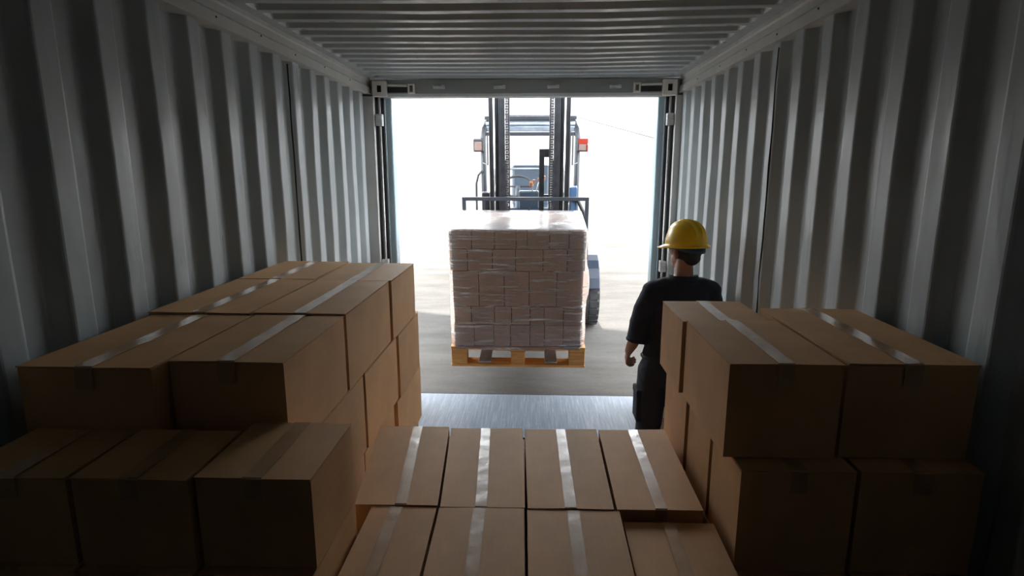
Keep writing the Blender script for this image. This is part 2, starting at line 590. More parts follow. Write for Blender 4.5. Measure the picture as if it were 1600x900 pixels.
yard = MB().box(-90, 90, .03, 260, -.5, -.04).build('ground', 'joint')
on_ramp(yard)
struct(yard, 'bright concrete yard rising away from the container', 'ground')
def joint_x(y, k):
    return -2.28 - .1847 * y + k * 12.0
rows = [.03, 30.15, 62, 100, 150, 260]
for j in range(len(rows) - 1):
    y0, y1 = rows[j], rows[j + 1] - .05
    for k in range(-3, 5):
        g = .15
        q = [(joint_x(y0, k) + g, y0), (joint_x(y0, k + 1), y0), (joint_x(y1, k + 1), y1), (joint_x(y1, k) + g, y1)]
        if j > 2 and k not in (-2, -1, 0, 1, 2, 3):
            continue
        s = MB().hexa(q, -.2, 0).build('concrete_slab', 'concrete', yard)
for pts, w in ((((1.55, 10.15), (1.95, 10.32), (2.35, 10.36), (2.75, 10.30), (3.0, 10.38)), .05), (((7.4, 62.6), (9.2, 54), (11.6, 44.5)), .16)):
    cm = MB()
    for (xa, ya), (xb, yb) in zip(pts[:-1], pts[1:]):
        d = Vector((xb - xa, yb - ya)).normalized()
        nn = Vector((-d.y, d.x)) * w / 2
        cm.hexa([(xa - nn.x, ya - nn.y), (xb - nn.x, yb - nn.y), (xb + nn.x, yb + nn.y), (xa + nn.x, ya + nn.y)], -.002, .004)
    cm.build('sealed_crack', 'joint', yard)
# level apron below the ramp's toe and below the container
struct(MB().box(-30, 30, -12, 5.19, -.6, -.13).build('ground_apron', 'concrete'), 'level concrete apron below the container', 'ground')

# door leaves folded right back against the outside of the container
for nme, x0, x1, lab in (('door_1', -1.475, -1.412, 'left steel door leaf folded back outside the container'), ('door_2', 1.192, 1.255, 'right steel door leaf folded back outside the container')):
    dl = MB().box(x0, x1, 3.72, DOOR_Y + .10, .02, 2.76).build(nme, 'post_blue', bevel=.01)
    struct(dl, lab, 'door')

# unseen canopy and columns added to shade the near concrete; width tuned for skylight
cz = 5.2
def up_to(p):
    t = (cz - p.z) / SUN.z
    return p + SUN * t
eL = up_to(ramp_pt(-1.258, 1.983, 0))
eR = up_to(ramp_pt(1.005, 1.53, 0))
sl = (eR.y - eL.y) / (eR.x - eL.x)
ye = lambda x: eL.y + sl * (x - eL.x)
can = MB().hexa([(-3.9, 4.4), (3.7, 4.4), (3.7, ye(3.7)), (-3.9, ye(-3.9))], cz, cz + .18).build('shade_canopy', 'canopy')
struct(can, 'unseen flat canopy added above the frame to shade the near concrete', 'canopy')
for x, y in ((-3.7, 4.6), (3.5, 4.6), (-3.7, 10.4), (3.5, 9.6)):
    MB().tube([(x, y, -.2), (x, y, cz)], .09, 10).build('canopy_column', 'galv', can)

# dock plate
dp = MB().box(-1.215, 1.005, 4.30, 5.20, .0, .012).build('dock_plate', 'plate', bevel=.003)
dp['label'] = 'scuffed blue-grey steel plate bridging container floor and concrete'
dp['category'] = 'dock plate'

# ------------------------------------------------------------------ cartons
def carton(label, quad, z0, z1, group, tape=True, seed=0, detail=True, tape_front=.06, tw=.04, toff=0.0, mat='kraft'):
    """quad: near-left, near-right, far-right, far-left footprint corners"""
    r = random.Random(seed * 31 + 5)
    cx = sum(p[0] for p in quad) / 4
    cy = sum(p[1] for p in quad) / 4
    t = thing('cardboard_box', label, 'box', (cx, cy, z0), group)
    q = [Vector((p[0] - cx, p[1] - cy)) for p in quad]
    h = z1 - z0
    th = .0035
    # body with slightly bowed sides
    n = 6 if detail else 1
    loop = []
    for i in range(4):
        a, b = q[i], q[(i + 1) % 4]
        d = (b - a)
        nrm = Vector((d.y, -d.x)).normalized()
        bow = r.uniform(-.001, .0012)
        for k in range(n):
            u = k / n
            loop.append(a + d * u + nrm * bow * math.sin(math.pi * u))
    zs = [0, .33, .66, 1] if detail else [0, 1]
    vs_, fs = [], []
    L = len(loop)
    hb = h - th - (.0036 if detail else 0)
    for zi in zs:
        for p in loop:
            s = 1 - .0035 * (1 - math.sin(math.pi * zi)) if detail else 1
            vs_.append((p.x * s, p.y * s, zi * hb))
    for k in range(len(zs) - 1):
        for i in range(L):
            fs.append((k * L + i, k * L + (i + 1) % L, (k + 1) * L + (i + 1) % L, (k + 1) * L + i))
    fs.append(tuple(reversed(range(L))))
    fs.append(tuple((len(zs) - 1) * L + i for i in range(L)))
    MB().add(vs_, fs).build('box_body', mat, t)
    if detail:
        # two long top flaps that meet under the tape
        nl, nr, fr_, fl = q
        mn = (nl + nr) / 2 + (nr - nl).normalized() * toff
        mf = (fl + fr_) / 2 + (fr_ - fl).normalized() * toff
        ex = .003
        for sgn, A, B in ((-1, nl, fl), (1, nr, fr_)):
            ga = (A - mn).normalized() * .0012
            a0, a1, b0, b1 = mn + ga, A, mf + ga, B
            dy = (b0 - a0).normalized() * ex
            zz = hb
            lift = [r.uniform(.0008, .0034) for _ in range(4)]
            pts = [a0 - dy, a1 - dy, b1 + dy, b0 + dy]
            v8 = [(p.x, p.y, zz + .0002 + l) for p, l in zip(pts, lift)] + [(p.x, p.y, zz + th + l) for p, l in zip(pts, lift)]
            MB().add(v8, [(0, 3, 2, 1), (4, 5, 6, 7), (0, 1, 5, 4), (1, 2, 6, 5), (2, 3, 7, 6), (3, 0, 4, 7)]).build('top_flap', mat, t)
        if tape:
            d = mf - mn
            Ln = d.length
            u = d.normalized()
            s = Vector((u.y, -u.x))
            zt = h + .0006
            N = 26
            path = [(-.0036, zt - tape_front, .15), (-.0036, zt - tape_front * .5, .5), (-.0038, zt - .004, 1)]
            for i in range(N + 1):
                w = noise.noise(Vector((i * .4, seed * 3.1, 2.0))) * .0007
                path.append((Ln * i / N, zt + w, 1))
            path += [(Ln + .0034, zt - .004, 1), (Ln + .0034, zt - tape_front * .5, 1)]
            vs_, fs = [], []
            for i, (a, z, _) in enumerate(path):
                o = mn + u * a
                wob = noise.noise(Vector((i * .5, seed, 7))) * .0012
                tilt = noise.noise(Vector((i * .45, seed, 9))) * .0007
                for sg in (-1, 0, 1):
                    p = o + s * (sg * tw / 2 + wob)
                    vs_.append((p.x, p.y, z + sg * tilt))
            for i in range(len(path) - 1):
                for k in range(2):
                    a = i * 3 + k
                    fs.append((a, a + 1, a + 4, a + 3))
            tp = MB().add(vs_, fs).build('tape', 'tape', t, smooth=False)
            so = tp.modifiers.new('s', 'SOLIDIFY')
            so.thickness = .0004
            tp['label'] = 'shiny clear packing tape'
    return t

def R4(x0, x1, y0, y1):
    return [(x0, y0), (x1, y0), (x1, y1), (x0, y1)]

G_L, G_R, G_C, G_H = 'cartons in the left stack', 'cartons in the right stack', 'cartons laid across the middle', 'hidden cartons carrying the stacks'
sd_ = [0]
def C(label, x0, x1, y0, y1, z0, z1, g, **k):
    sd_[0] += 1
    e = .003 if k.get('detail', True) else 0
    return carton(label, R4(x0 + e, x1 - e, y0 + e, y1 - e), z0, z1, g, seed=sd_[0], **k)

# left stack, top layer
ZA = 1.612
C('flat front carton of the left stack top layer, against the wall', -1.268, -.925, 1.318, 1.842, 1.350, ZA - .002, G_L, tw=.045)
C('front carton of the left stack top layer, beside the middle aisle of boxes', -.918, -.621, 1.369, 1.840, 1.350, ZA, G_L, tw=.045)
C('carton against the left wall in the second row of the top layer', -1.288, -.940, 1.850, 2.448, 1.350, ZA + .004, G_L, tw=.045)
C('carton in the second row of the left top layer, facing the middle', -.932, -.619, 1.853, 2.432, 1.350, ZA + .004, G_L, tw=.045)
C('rearmost top carton of the left stack, against the corrugated wall', -1.292, -.952, 2.462, 2.95, 1.350, ZA + .004, G_L, tw=.045)
C('rearmost top carton of the left stack, nearest the doorway', -.944, -.612, 2.444, 2.92, 1.350, ZA + .002, G_L, tw=.045)
# left stack, stepped front row
C('near left stepped carton cut by the frame, in front of the flat carton', -1.232, -.972, 1.080, 1.312, 1.247, 1.452, G_L, tape_front=.05)
C('middle of the three dark cartons stepped below the left top layer', -.966, -.712, 1.080, 1.314, 1.247, 1.454, G_L, tape_front=.05)
C('rightmost of the three stepped cartons at the left, beside the middle boxes', -.706, -.4555, 1.088, 1.362, 1.247, 1.456, G_L, tape_front=.05)
for i, (x0, x1) in enumerate(((-1.234, -.974), (-.968, -.714), (-.708, -.458))):
    C(('carton under the near left stepped carton, mostly out of frame', 'carton under the middle stepped carton, only its top rim in frame', 'carton under the rightmost stepped carton, only its top rim in frame')[i], x0, x1, 1.068, 1.310 if i < 2 else 1.362, 1.0, 1.2455, G_L, tape=False)
    for z in (0.0, .5):
        C('large carton at the base of the left stepped row', x0, x1, 1.085, 1.310 if i < 2 else 1.362, z, z + .499, G_H, detail=False)
# left stack, layers below the top one: aisle face
C('second-layer carton of the left stack, front one on its aisle face', -.918, -.622, 1.520, 2.018, 1.052, 1.348, G_L, tape=False)
C('second-layer carton of the left stack, middle one on its aisle face', -.918, -.618, 2.026, 2.520, 1.052, 1.348, G_L, tape=False)
C('second-layer carton of the left stack, nearest the doorway', -.918, -.612, 2.534, 2.985, 1.052, 1.348, G_L, tape=False)
C('third-layer carton of the left stack, mostly hidden behind the middle boxes', -.918, -.626, 2.000, 2.462, .755, 1.050, G_L, tape=False)
C('third-layer carton of the left stack, nearest the doorway', -.918, -.614, 2.478, 3.01, .755, 1.050, G_L, tape=False)
C('large carton hidden inside the left stack', -.918, -.630, 1.520, 1.995, .755, 1.050, G_H, detail=False)
for z0, z1 in ((.755, 1.050), (1.052, 1.348)):
    for y0, y1 in ((1.33, 1.85), (1.86, 2.40), (2.41, 2.95)):
        C('large carton hidden inside the left stack', -1.292, -.925, y0, y1, z0, z1, G_H, detail=False)
for x0, x1 in ((-1.292, -.925), (-.918, -.632)):
    for y0, y1 in ((1.37, 2.15), (2.16, 2.98)):
        C('large carton hidden inside the left stack', x0, x1, y0, y1, 0, .753, G_H, detail=False)
# right stack
C('front carton of the right stack top layer, beside the middle boxes', .475, .757, 1.395, 1.822, 1.365, 1.615, G_R)
C('top carton of the right stack directly in front of the worker', .466, .750, 1.832, 2.135, 1.365, 1.606, G_R)
C('long carton of the right stack top layer, along the right wall', .765, 1.085, 1.405, 1.990, 1.365, 1.615, G_R, tw=.045)
C('carton under the front top carton of the right stack, stepped forward', .503, .785, 1.338, 1.572, 1.085, 1.362, G_R)
C('second-layer carton in the middle of the right stack aisle face', .500, .780, 1.582, 1.822, 1.085, 1.363, G_R, tape=False)
C('second-layer carton of the right stack nearest the worker', .494, .760, 1.832, 2.138, 1.085, 1.363, G_R, tape=False)
C('dark carton under the long one, by the right wall', .792, 1.088, 1.342, 1.960, 1.085, 1.362, G_R)
for i, (x0, x1) in enumerate(((.500, .788), (.793, 1.088))):
    C(('carton under the stepped right carton, only its top rim in frame', 'carton under the dark one by the right wall, only its top rim in frame')[i], x0, x1, 1.326, 1.72, .545, 1.083, G_R, tape=False)
    C('large carton hidden inside the right stack', x0, x1, 1.73, 2.12, .545, 1.083, G_H, detail=False)
    for y0, y1 in ((1.33, 1.72), (1.73, 2.12)):
        C('large carton hidden inside the right stack', x0, x1, y0, y1, 0, .543, G_H, detail=False)
# middle boxes
xf = [-.560, -.302, -.038, .225, .466]
xn = [-.500, -.262, -.020, .224, .466]
names_far = ['leftmost carton of the far middle row', 'second carton from the left in the far middle row', 'third carton from the left in the far middle row', 'rightmost carton of the far middle row']
names_near = ['leftmost carton of the near middle row, cut by the frame', 'second carton from the left in the near middle row, cut by the frame', 'third carton from the left in the near middle row, cut by the frame', 'rightmost carton of the near middle row, set slightly lower']
for i in range(4):
    g = .004
    quad = [(xn[i] + g, 1.468), (xn[i + 1] - g, 1.472), (xf[i + 1] - g, 1.972), (xf[i] + g, 1.962)]
    sd_[0] += 1
    carton(names_far[i], quad, .89, 1.168 + (.002, -.001, .001, .004)[i], G_C, seed=sd_[0], tw=.033, toff=(.012, -.004, .0, .003)[i])
    xnn = [-.452, -.252, -.010, .236, .480]
    xnf = [-.452, -.264, -.022, .238, .486]
    quad = [(xnn[i] + g, 1.02), (xnn[i + 1] - g, 1.02), (xnf[i + 1] - g, 1.462 - (.022 if i == 3 else 0)), (xnf[i] + g, 1.460 - (.022 if i == 3 else 0))]
    sd_[0] += 1
    carton(names_near[i], quad, .87, (1.166, 1.167, 1.166, 1.150)[i], G_C, seed=sd_[0], tw=.033, toff=(-.02, -.006, .0, .0)[i])
for x0, x1 in ((-.45, .012), (.016, .478)):
    for z0, z1 in ((0, .433), (.435, .868)):
        C('large carton hidden under the middle boxes', x0, x1, 1.03, 1.462, z0, z1, G_H, detail=False)
        C('large carton hidden under the middle boxes', x0, x1 - .015, 1.47, 1.955, z0, z1 + (.02 if z0 else 0), G_H, detail=False)

# ------------------------------------------------------------------ pallet and wrapped load (ramp coordinates)
LX = -.155
PZ0, PZ1 = .300, .500
pal = thing('wooden_pallet', 'orange-brown wooden pallet raised on the forks under the wrapped load', 'pallet')
on_ramp(pal, LX, 0, PZ0)
PW, PD = .61, .80
hP = PZ1 - PZ0
for i in range(5):
    y0 = (0, .175, .3375, .50, .655)[i]
    MB().box(-PW, PW, y0, y0 + .145, hP - .024, hP).build('deck_board', 'wood', pal, bevel=.003)
for x0, x1 in ((-PW, -PW + .145), (-.0725, .0725), (PW - .145, PW)):
    MB().box(x0 + .002, x1 - .002, 0.004, PD - .004, hP - .048, hP - .0245).build('cross_board', 'wood', pal, bevel=.003)
    for y0, y1 in ((.002, .145), (.3375, .4825), (.653, .798)):
        xa, xb = (x0 + .002, x1 - .002) if abs(x0) > .2 else (x0 + .01, x1 - .01)
        MB().box(xa, xb, y0, y1, .0235, hP - .0485).build('block', 'wood', pal, bevel=.004)
for y0 in (0, .335, .653):
    MB().box(-PW, PW, y0, y0 + .147, 0, .023).build('skid_board', 'wood', pal, bevel=.003)

zl = [.502, .712, .890, 1.222, 1.420, 1.575]
s_ = 1.16 / (712 - 90)          # crop pixels to metres on the load's front face
def lx(px):
    return LX + (px - 401) * s_
layers = [
    [90, 190, 285, 365, 460, 530, 622, 712],
    [95, 178, 290, 372, 460, 528, 620, 710],
    [93, 218, 338, 455, 585, 708],
    [84, 168, 285, 392, 520, 630, 714],
    [84, 190, 295, 395, 445, 548, 638, 716]]
lname = ['bottom layer', 'second layer from the bottom', 'tall middle layer', 'second layer from the top', 'top layer']
ordn = ['first', 'second', 'third', 'fourth', 'fifth', 'sixth', 'seventh']
for j, xs in enumerate(layers):
    for i in range(len(xs) - 1):
        x0, x1 = lx(xs[i]) + .0025, lx(xs[i + 1]) - .0025
        y0 = .015 + rnd.uniform(0, .012)
        y1 = .775
        t = MB().box(-(x1 - x0) / 2, (x1 - x0) / 2, 0, y1 - y0, 0, zl[j + 1] - zl[j] - .003).build('wrapped_carton', 'kraft_load', None, bevel=.005)
        on_ramp(t, (x0 + x1) / 2, y0, zl[j])
        t['label'] = '%s carton from the left in the %s of the wrapped pallet' % (ordn[i], lname[j])
        t['category'] = 'box'
        t['group'] = 'cartons wrapped on the pallet'

def wrap():
    zs = [.475, .49, .53, .58, .64, .70, .76, .82, .88, .95, 1.02, 1.09, 1.16, 1.22, 1.28, 1.34, 1.40, 1.46, 1.52, 1.560, 1.585, 1.590]
    x0, x1, y0, y1 = lx(84), lx(716), .008, .782
    base = []
    seg = 34
    def side(a, b, n):
        return [(a[0] + (b[0] - a[0]) * i / n, a[1] + (b[1] - a[1]) * i / n) for i in range(n)]
    e = .03
    base = side((x0 + e, y0), (x1 - e, y0), seg) + side((x1 - e, y0), (x1, y0 + e), 3) + side((x1, y0 + e), (x1, y1 - e), 22) + side((x1, y1 - e), (x1 - e, y1), 3) \
        + side((x1 - e, y1), (x0 + e, y1), seg) + side((x0 + e, y1), (x0, y1 - e), 3) + side((x0, y1 - e), (x0, y0 + e), 22) + side((x0, y0 + e), (x0 + e, y0), 3)
    cx, cy = (x0 + x1) / 2, (y0 + y1) / 2
    vs_, fs = [], []
    n = len(base)
    for k, z in enumerate(zs):
        for i, (x, y) in enumerate(base):
            off = .008 + .006 * abs(noise.noise(Vector((x * 3, y * 3, z * 9)))) + .003 * noise.noise(Vector((x * 11, y * 11, z * 26)))
            if z < .9 and z > .5:
                off += .006
            if .9 < z < 1.3 and x > x1 - .02:
                off += .03 * math.sin((z - .9) / .4 * math.pi)
            dx, dy = x - cx, y - cy
            nx, ny = (math.copysign(1, dx) if abs(dx) > (x1 - x0) / 2 - .02 else 0), (math.copysign(1, dy) if abs(dy) > (y1 - y0) / 2 - .02 else 0)
            kk = 1.0 if k < len(zs) - 2 else (.4 if k == len(zs) - 2 else -.6)
            vs_.append((x + nx * off * kk, y + ny * off * kk, z))
    for k in range(len(zs) - 1):
        for i in range(n):
            fs.append((k * n + i, k * n + (i + 1) % n, (k + 1) * n + (i + 1) % n, (k + 1) * n + i))
    # top sheet: concentric rings shrinking to the middle
    rings = 7
    last = (len(zs) - 1) * n
    for r_ in range(1, rings + 1):
        f_ = 1 - r_ / rings
        start = len(vs_)
        for i in range(n):
            px, py, pz = vs_[(len(zs) - 1) * n + i]
            X, Y = cx + (px - cx) * f_, cy + (py - cy) * f_
            vs_.append((X, Y, 1.589 + .005 * noise.noise(Vector((X * 6, Y * 6, 3))) + .003 * noise.noise(Vector((X * 19, Y * 12, 8)))))
        for i in range(n):
            fs.append((last + i, last + (i + 1) % n, start + (i + 1) % n, start + i))
        last = start
    fv = [(v[0] - LX, v[1], v[2] - PZ1) for v in vs_]
    me = bpy.data.meshes.new('stretch_wrap')
    me.from_pydata(fv, [], fs)
    me.materials.append(M['film'])
    for p in me.polygons:
        p.use_smooth = True
    o = link_mesh('stretch_wrap', me)
    on_ramp(o, LX, 0, PZ1)
    o['label'] = 'wrinkled clear stretch film wound around the palletised cartons'
    o['category'] = 'plastic wrap'
wrap()

# ------------------------------------------------------------------ forklift (ramp coordinates, origin under the front axle)
FX, FY = -.07, 1.72
fk = thing('forklift', 'dark navy forklift carrying the wrapped pallet towards the container', 'forklift')
on_ramp(fk, FX, FY, 0)
OFF = (FX, FY, 0)
def P(mb, name, mat, parent=fk, **k):
    o = mb.build(name, mat, parent, off=OFF, **k)
    return o
MT = 3.55
for s in (-1, 1):
    X = lambda a: FX + s * a
    def bx(mb, a, b, y0, y1, z0, z1):
        x0, x1 = sorted((X(a), X(b)))
        return mb.box(x0, x1, y0, y1, z0, z1)
    r = MB()
    bx(r, .372, .398, 1.10, 1.26, .10, MT)
    bx(r, .310, .372, 1.10, 1.122, .10, MT)
    bx(r, .310, .372, 1.238, 1.26, .10, MT)
    P(r, 'outer_mast_rail', 'steel_dark', bevel=.004)
    r = MB()
    bx(r, .286, .304, 1.07, 1.21, .12, MT - .1)
    bx(r, .240, .286, 1.07, 1.088, .12, MT - .1)
    bx(r, .304, .364, 1.145, 1.165, .12, MT - .1)
    P(r, 'inner_mast_rail', 'steel_mid', bevel=.003)
    r = MB().tube([(X(.345), 1.085, .3), (X(.345), 1.085, MT - .2)], .010, 8)
    P(r, 'hydraulic_pipe', 'chrome', smooth=True)
    r = MB().tube([(X(.262), 1.29, .1), (X(.262), 1.29, 2.0)], .036, 14)
    c_ = P(r, 'lift_cylinder', 'steel_dark')
    r = MB().tube([(X(.262), 1.29, 2.0), (X(.262), 1.29, MT - .15)], .020, 12)
    P(r, 'lift_rod', 'chrome', c_)
    # leaf chain
    ch = MB()
    z = .75
    k = 0
    while z < MT - .2:
        w = .015 if k % 2 else .012
        ch.box(X(.222) - w, X(.222) + w, 1.095, 1.110, z, z + .021)
        z += .024
        k += 1
    P(ch, 'lift_chain', 'chain')
    # hose beside the chain
    P(MB().tube([(X(.203), 1.16, .7), (X(.203), 1.16, MT - .3)], .008, 8), 'hydraulic_hose', 'black_plastic')
# mast cross members
P(MB().box(FX - .372, FX + .372, 1.225, 1.262, .15, .32), 'mast_cross_member', 'steel_dark', bevel=.004)
P(MB().box(FX - .372, FX + .372, 1.265, 1.29, 1.32, 1.42), 'mast_cross_member', 'steel_dark', bevel=.004)
P(MB().box(FX - .398, FX + .398, 1.225, 1.262, MT - .06, MT + .04), 'mast_cross_member', 'steel_dark', bevel=.004)
# hose guide post right of centre
gp = MB().box(FX + .098, FX + .150, 1.20, 1.24, .9, 2.12)
gp.box(FX + .150, FX + .215, 1.20, 1.24, 2.04, 2.12)
gp.box(FX + .150, FX + .200, 1.20, 1.24, 1.62, 1.66)
P(gp, 'hose_guide', 'steel_dark', bevel=.004)
# carriage, backrest, forks
cg = MB().box(FX - .52, FX + .52, 1.02, 1.06, .42, .52).box(FX - .52, FX + .52, 1.02, 1.06, .80, .90)
cg.box(FX - .24, FX - .20, 1.02, 1.10, .40, .95).box(FX + .20, FX + .24, 1.02, 1.10, .40, .95)
P(cg, 'fork_carriage', 'steel_dark', bevel=.004)
bx0, bx1, bt = -.742, .527, 1.675
br = MB()
br.box(bx0, bx1, .985, 1.012, bt - .036, bt)
br.box(bx0, bx0 + .038, .985, 1.012, .45, bt - .0365)
br.box(bx1 - .038, bx1, .985, 1.012, .45, bt - .0365)
br.box(bx0 + .0385, bx1 - .0385, .985, 1.012, .45, .50)
bk = P(br, 'load_backrest', 'guard', bevel=.004)
for x in (-.52, -.30, -.07, .16, .34):
    P(MB().box(x - .008, x + .008, .99, 1.006, .505, bt - .037), 'backrest_bar', 'guard', bk)
for x in (LX - .30, LX + .30):
    f_ = MB().prism_x([(1.018, .325), (1.018, .95), (.975, .95), (.975, .385), (.93, .375), (-.02, .365), (-.02, .355), (.5, .335), (.93, .325)], x - .055, x + .055)
    P(f_, 'fork', 'fork_steel', bevel=.003)
# overhead guard: four posts and a slatted roof
gt = 2.30
def postpath(s):
    return [(FX + s * .515, 1.84, .75), (FX + s * .522, 1.86, 1.5), (FX + s * .528, 1.90, 2.16), (FX + s * .520, 1.96, 2.25), (FX + s * .50, 2.06, gt)]
for s in (-1, 1):
    P(MB().tube(postpath(s), .031, 8), 'guard_post', 'guard', smooth=True)
    P(MB().tube([(FX + s * .50, 2.06, gt), (FX + s * .50, 3.0, gt + .02), (FX + s * .50, 3.22, gt - .06), (FX + s * .50, 3.34, 1.05)], .030, 8), 'guard_post', 'guard', smooth=True)
gr = P(MB().box(FX - .50, FX + .50, 1.965, 2.00, gt - .075, gt - .02), 'guard_front_beam', 'guard_light', bevel=.006)
P(MB().tube([(FX - .50, 1.99, gt + .005), (FX + .50, 1.99, gt + .005)], .026, 10), 'guard_front_tube', 'guard_light', smooth=True)
P(MB().box(FX - .52, FX + .52, 2.06, 2.10, gt + .045, gt + .085), 'guard_roof_bar', 'guard', bevel=.006)
P(MB().box(FX - .50, FX + .50, 1.93, 1.96, gt - .12, gt - .08), 'guard_roof_bar', 'guard', bevel=.005)
for i in range(5):
    y = 2.28 + i * .19
    P(MB().box(FX - .49, FX + .49, y, y + .035, gt + .01, gt + .035), 'guard_roof_bar', 'guard')
# lamps on the guard posts
for s in (-1, 1):
    x = FX + s * .575
    l = MB().box(x - .055, x + .055, 1.80, 1.88, 2.02, 2.16)
    lh = P(l, 'work_lamp', 'black_plastic', bevel=.012)
    P(MB().box(x - .040, x + .040, 1.790, 1.80, 2.035, 2.12 if s > 0 else 2.13), 'lamp_lens', 'clear_lens', lh, bevel=.003)
    if s > 0:
        P(MB().box(x - .045, x + .058, 1.786, 1.80, 2.105, 2.165), 'indicator_lens', 'red_lens', lh, bevel=.004)
        P(MB().box(x + .045, x + .060, 1.786, 1.87, 2.02, 2.10), 'indicator_lens', 'red_lens', lh, bevel=.004)
    P(MB().tube([(x - s * .02, 1.86, 2.05), (FX + s * .52, 1.89, 2.05)], .012, 8), 'lamp_arm', 'black_plastic', lh)
# left grab handle
P(MB().tube([(FX - .54, 1.84, 1.80), (FX - .585, 1.84, 1.76), (FX - .61, 1.84, 1.66), (FX - .612, 1.84, 1.3), (FX - .60, 1.84, 1.0)], .012, 8), 'grab_handle', 'guard', smooth=True)
# right side: slim bracket and mirror stay
P(MB().tube([(FX + .46, 1.66, 2.22), (FX + .46, 1.66, 1.90), (FX + .52, 1.80, 1.90)], .008, 6), 'mirror_stay', 'guard')
P(MB().tube([(FX - .46, 1.66, 2.22), (FX - .46, 1.66, 1.90), (FX - .52, 1.80, 1.90)], .008, 6), 'mirror_stay', 'guard')
# cab floor, dash, seat, wheel, levers
P(MB().prism_x([(1.36, .45), (1.36, 1.12), (1.46, 1.38), (1.62, 1.44), (1.70, 1.36), (1.70, .45)], FX - .44, FX + .44), 'front_cowl', 'navy', bevel=.02)
P(MB().box(FX - .12, FX + .10, 1.60, 1.68, 1.42, 1.62), 'dash_console', 'seat_vinyl', bevel=.015)
stw = MB()
cpt = Vector((FX - .14, 1.90, 1.62))
nrm = Vector((0, -.55, .83)).normalized()
a_ = Vector((1, 0, 0)); b_ = nrm.cross(a_)
stw.tube([cpt + (a_ * math.cos(t) + b_ * math.sin(t)) * .17 for t in [2 * math.pi * i / 24 for i in range(25)]], .013, 8, caps=False)
stw.tube([cpt - a_ * .17, cpt + a_ * .17], .010, 6)
stw.tube([cpt, cpt - b_ * .17], .010, 6)
sw = P(stw, 'steering_wheel', 'black_plastic', smooth=True)
P(MB().tube([cpt, (FX - .14, 1.72, 1.30)], .03, 10), 'steering_column', 'seat_vinyl', sw)
P(MB().tube([cpt + a_ * .15, cpt + a_ * .15 + nrm * .07], .018, 8), 'steering_knob', 'tan_knob', sw)
for i, x in enumerate((.055, .10, .145)):
    lv = MB().tube([(FX + x, 1.64, 1.50), (FX + x - .03, 1.60, 1.62), (FX + x - .01 + .01 * i, 1.585, 1.71 + .02 * i)], .006, 6)
    lo = P(lv, 'control_lever', 'chrome')
    P(MB().tube([(FX + x - .01 + .01 * i, 1.585, 1.705 + .02 * i), (FX + x - .008 + .01 * i, 1.583, 1.75 + .02 * i)], [.012, .016], 8), 'lever_knob', 'tan_knob', lo)
P(MB().tube([(FX - .29, 1.9, 1.82), (FX + .10, 1.9, 1.82)], .013, 8), 'guard_cross_rod', 'guard_light')
P(MB().box(FX - .26, FX + .26, 2.25, 2.75, 1.12, 1.26), 'seat_cushion', 'seat_vinyl', bevel=.04)
P(MB().prism_x([(2.66, 1.22), (2.78, 1.22), (2.88, 1.72), (2.78, 1.74)], FX - .24, FX + .24), 'seat_back', 'seat_vinyl', bevel=.03)
P(MB().box(FX - .50, FX + .50, 1.70, 2.15, .42, .50), 'cab_floor', 'steel_dark', bevel=.01)
P(MB().box(FX - .50, FX + .50, 2.16, 3.05, .40, 1.11), 'engine_hood', 'navy', bevel=.03)
P(MB().prism_x([(3.06, .30), (3.06, 1.10), (3.15, 1.16), (3.55, 1.12), (3.68, .95), (3.70, .45), (3.55, .30)], FX - .56, FX + .56), 'counterweight', 'navy', bevel=.05)
P(MB().box(FX - .44, FX + .44, 1.30, 1.95, .22, .44), 'front_chassis', 'steel_dark', bevel=.01)
# wheels and fenders
def wheel(x, y, r, w, name='front_wheel'):
    seg = 40
    prof = [(-w / 2, r * .60), (-w / 2, r * .90), (-w * .38, r * .985), (w * .38, r * .985), (w / 2, r * .90), (w / 2, r * .60)]
    vs_, fs = [], []
    for k in range(seg):
        t = 2 * math.pi * k / seg
        for dx, rr in prof:
            vs_.append((x + dx, y + rr * math.cos(t), r + rr * math.sin(t)))
    n = len(prof)
    for k in range(seg):
        for i in range(n - 1):
            a, b = k * n, ((k + 1) % seg) * n
            fs.append((a + i, b + i, b + i + 1, a + i + 1))
        a, b = k * n, ((k + 1) % seg) * n
        fs.append((a, a + n - 1, b + n - 1, b))
    tm = MB().add(vs_, fs)
    for k in range(26):                      # tread blocks
        t = 2 * math.pi * k / 26
        for sx in (-1, 1):
            c, s2 = math.cos(t + sx * .06), math.sin(t + sx * .06)
            rr0, rr1, hw = r * .955, r * 1.0, .055 * r / .4 * .6
            tx, tz = -s2, c
            xa, xb = sorted((x + sx * w * .04, x + sx * w * .47))
            vv = []
            for rr in (rr0, rr1):
                for xx in (xa, xb):
                    for q in (-hw, hw):
                        vv.append((xx, y + rr * c + tx * q, r + rr * s2 + tz * q))
            tm.add(vv, [(0, 1, 3, 2), (4, 6, 7, 5), (0, 2, 6, 4), (1, 5, 7, 3), (0, 4, 5, 1), (2, 3, 7, 6)])
    wo = P(tm, name, 'rubber')
    sgn = 1 if x > FX else -1
    rim = MB().tube([(x - w * .35, y, r), (x + w * .30 * 1, y, r)], r * .60, 24)
    P(rim, 'rim', 'rim', wo)
    P(MB().tube([(x - sgn * .0, y, r), (x + sgn * w * .46, y, r)], [r * .24, r * .2], 16), 'hub', 'steel_mid', wo)
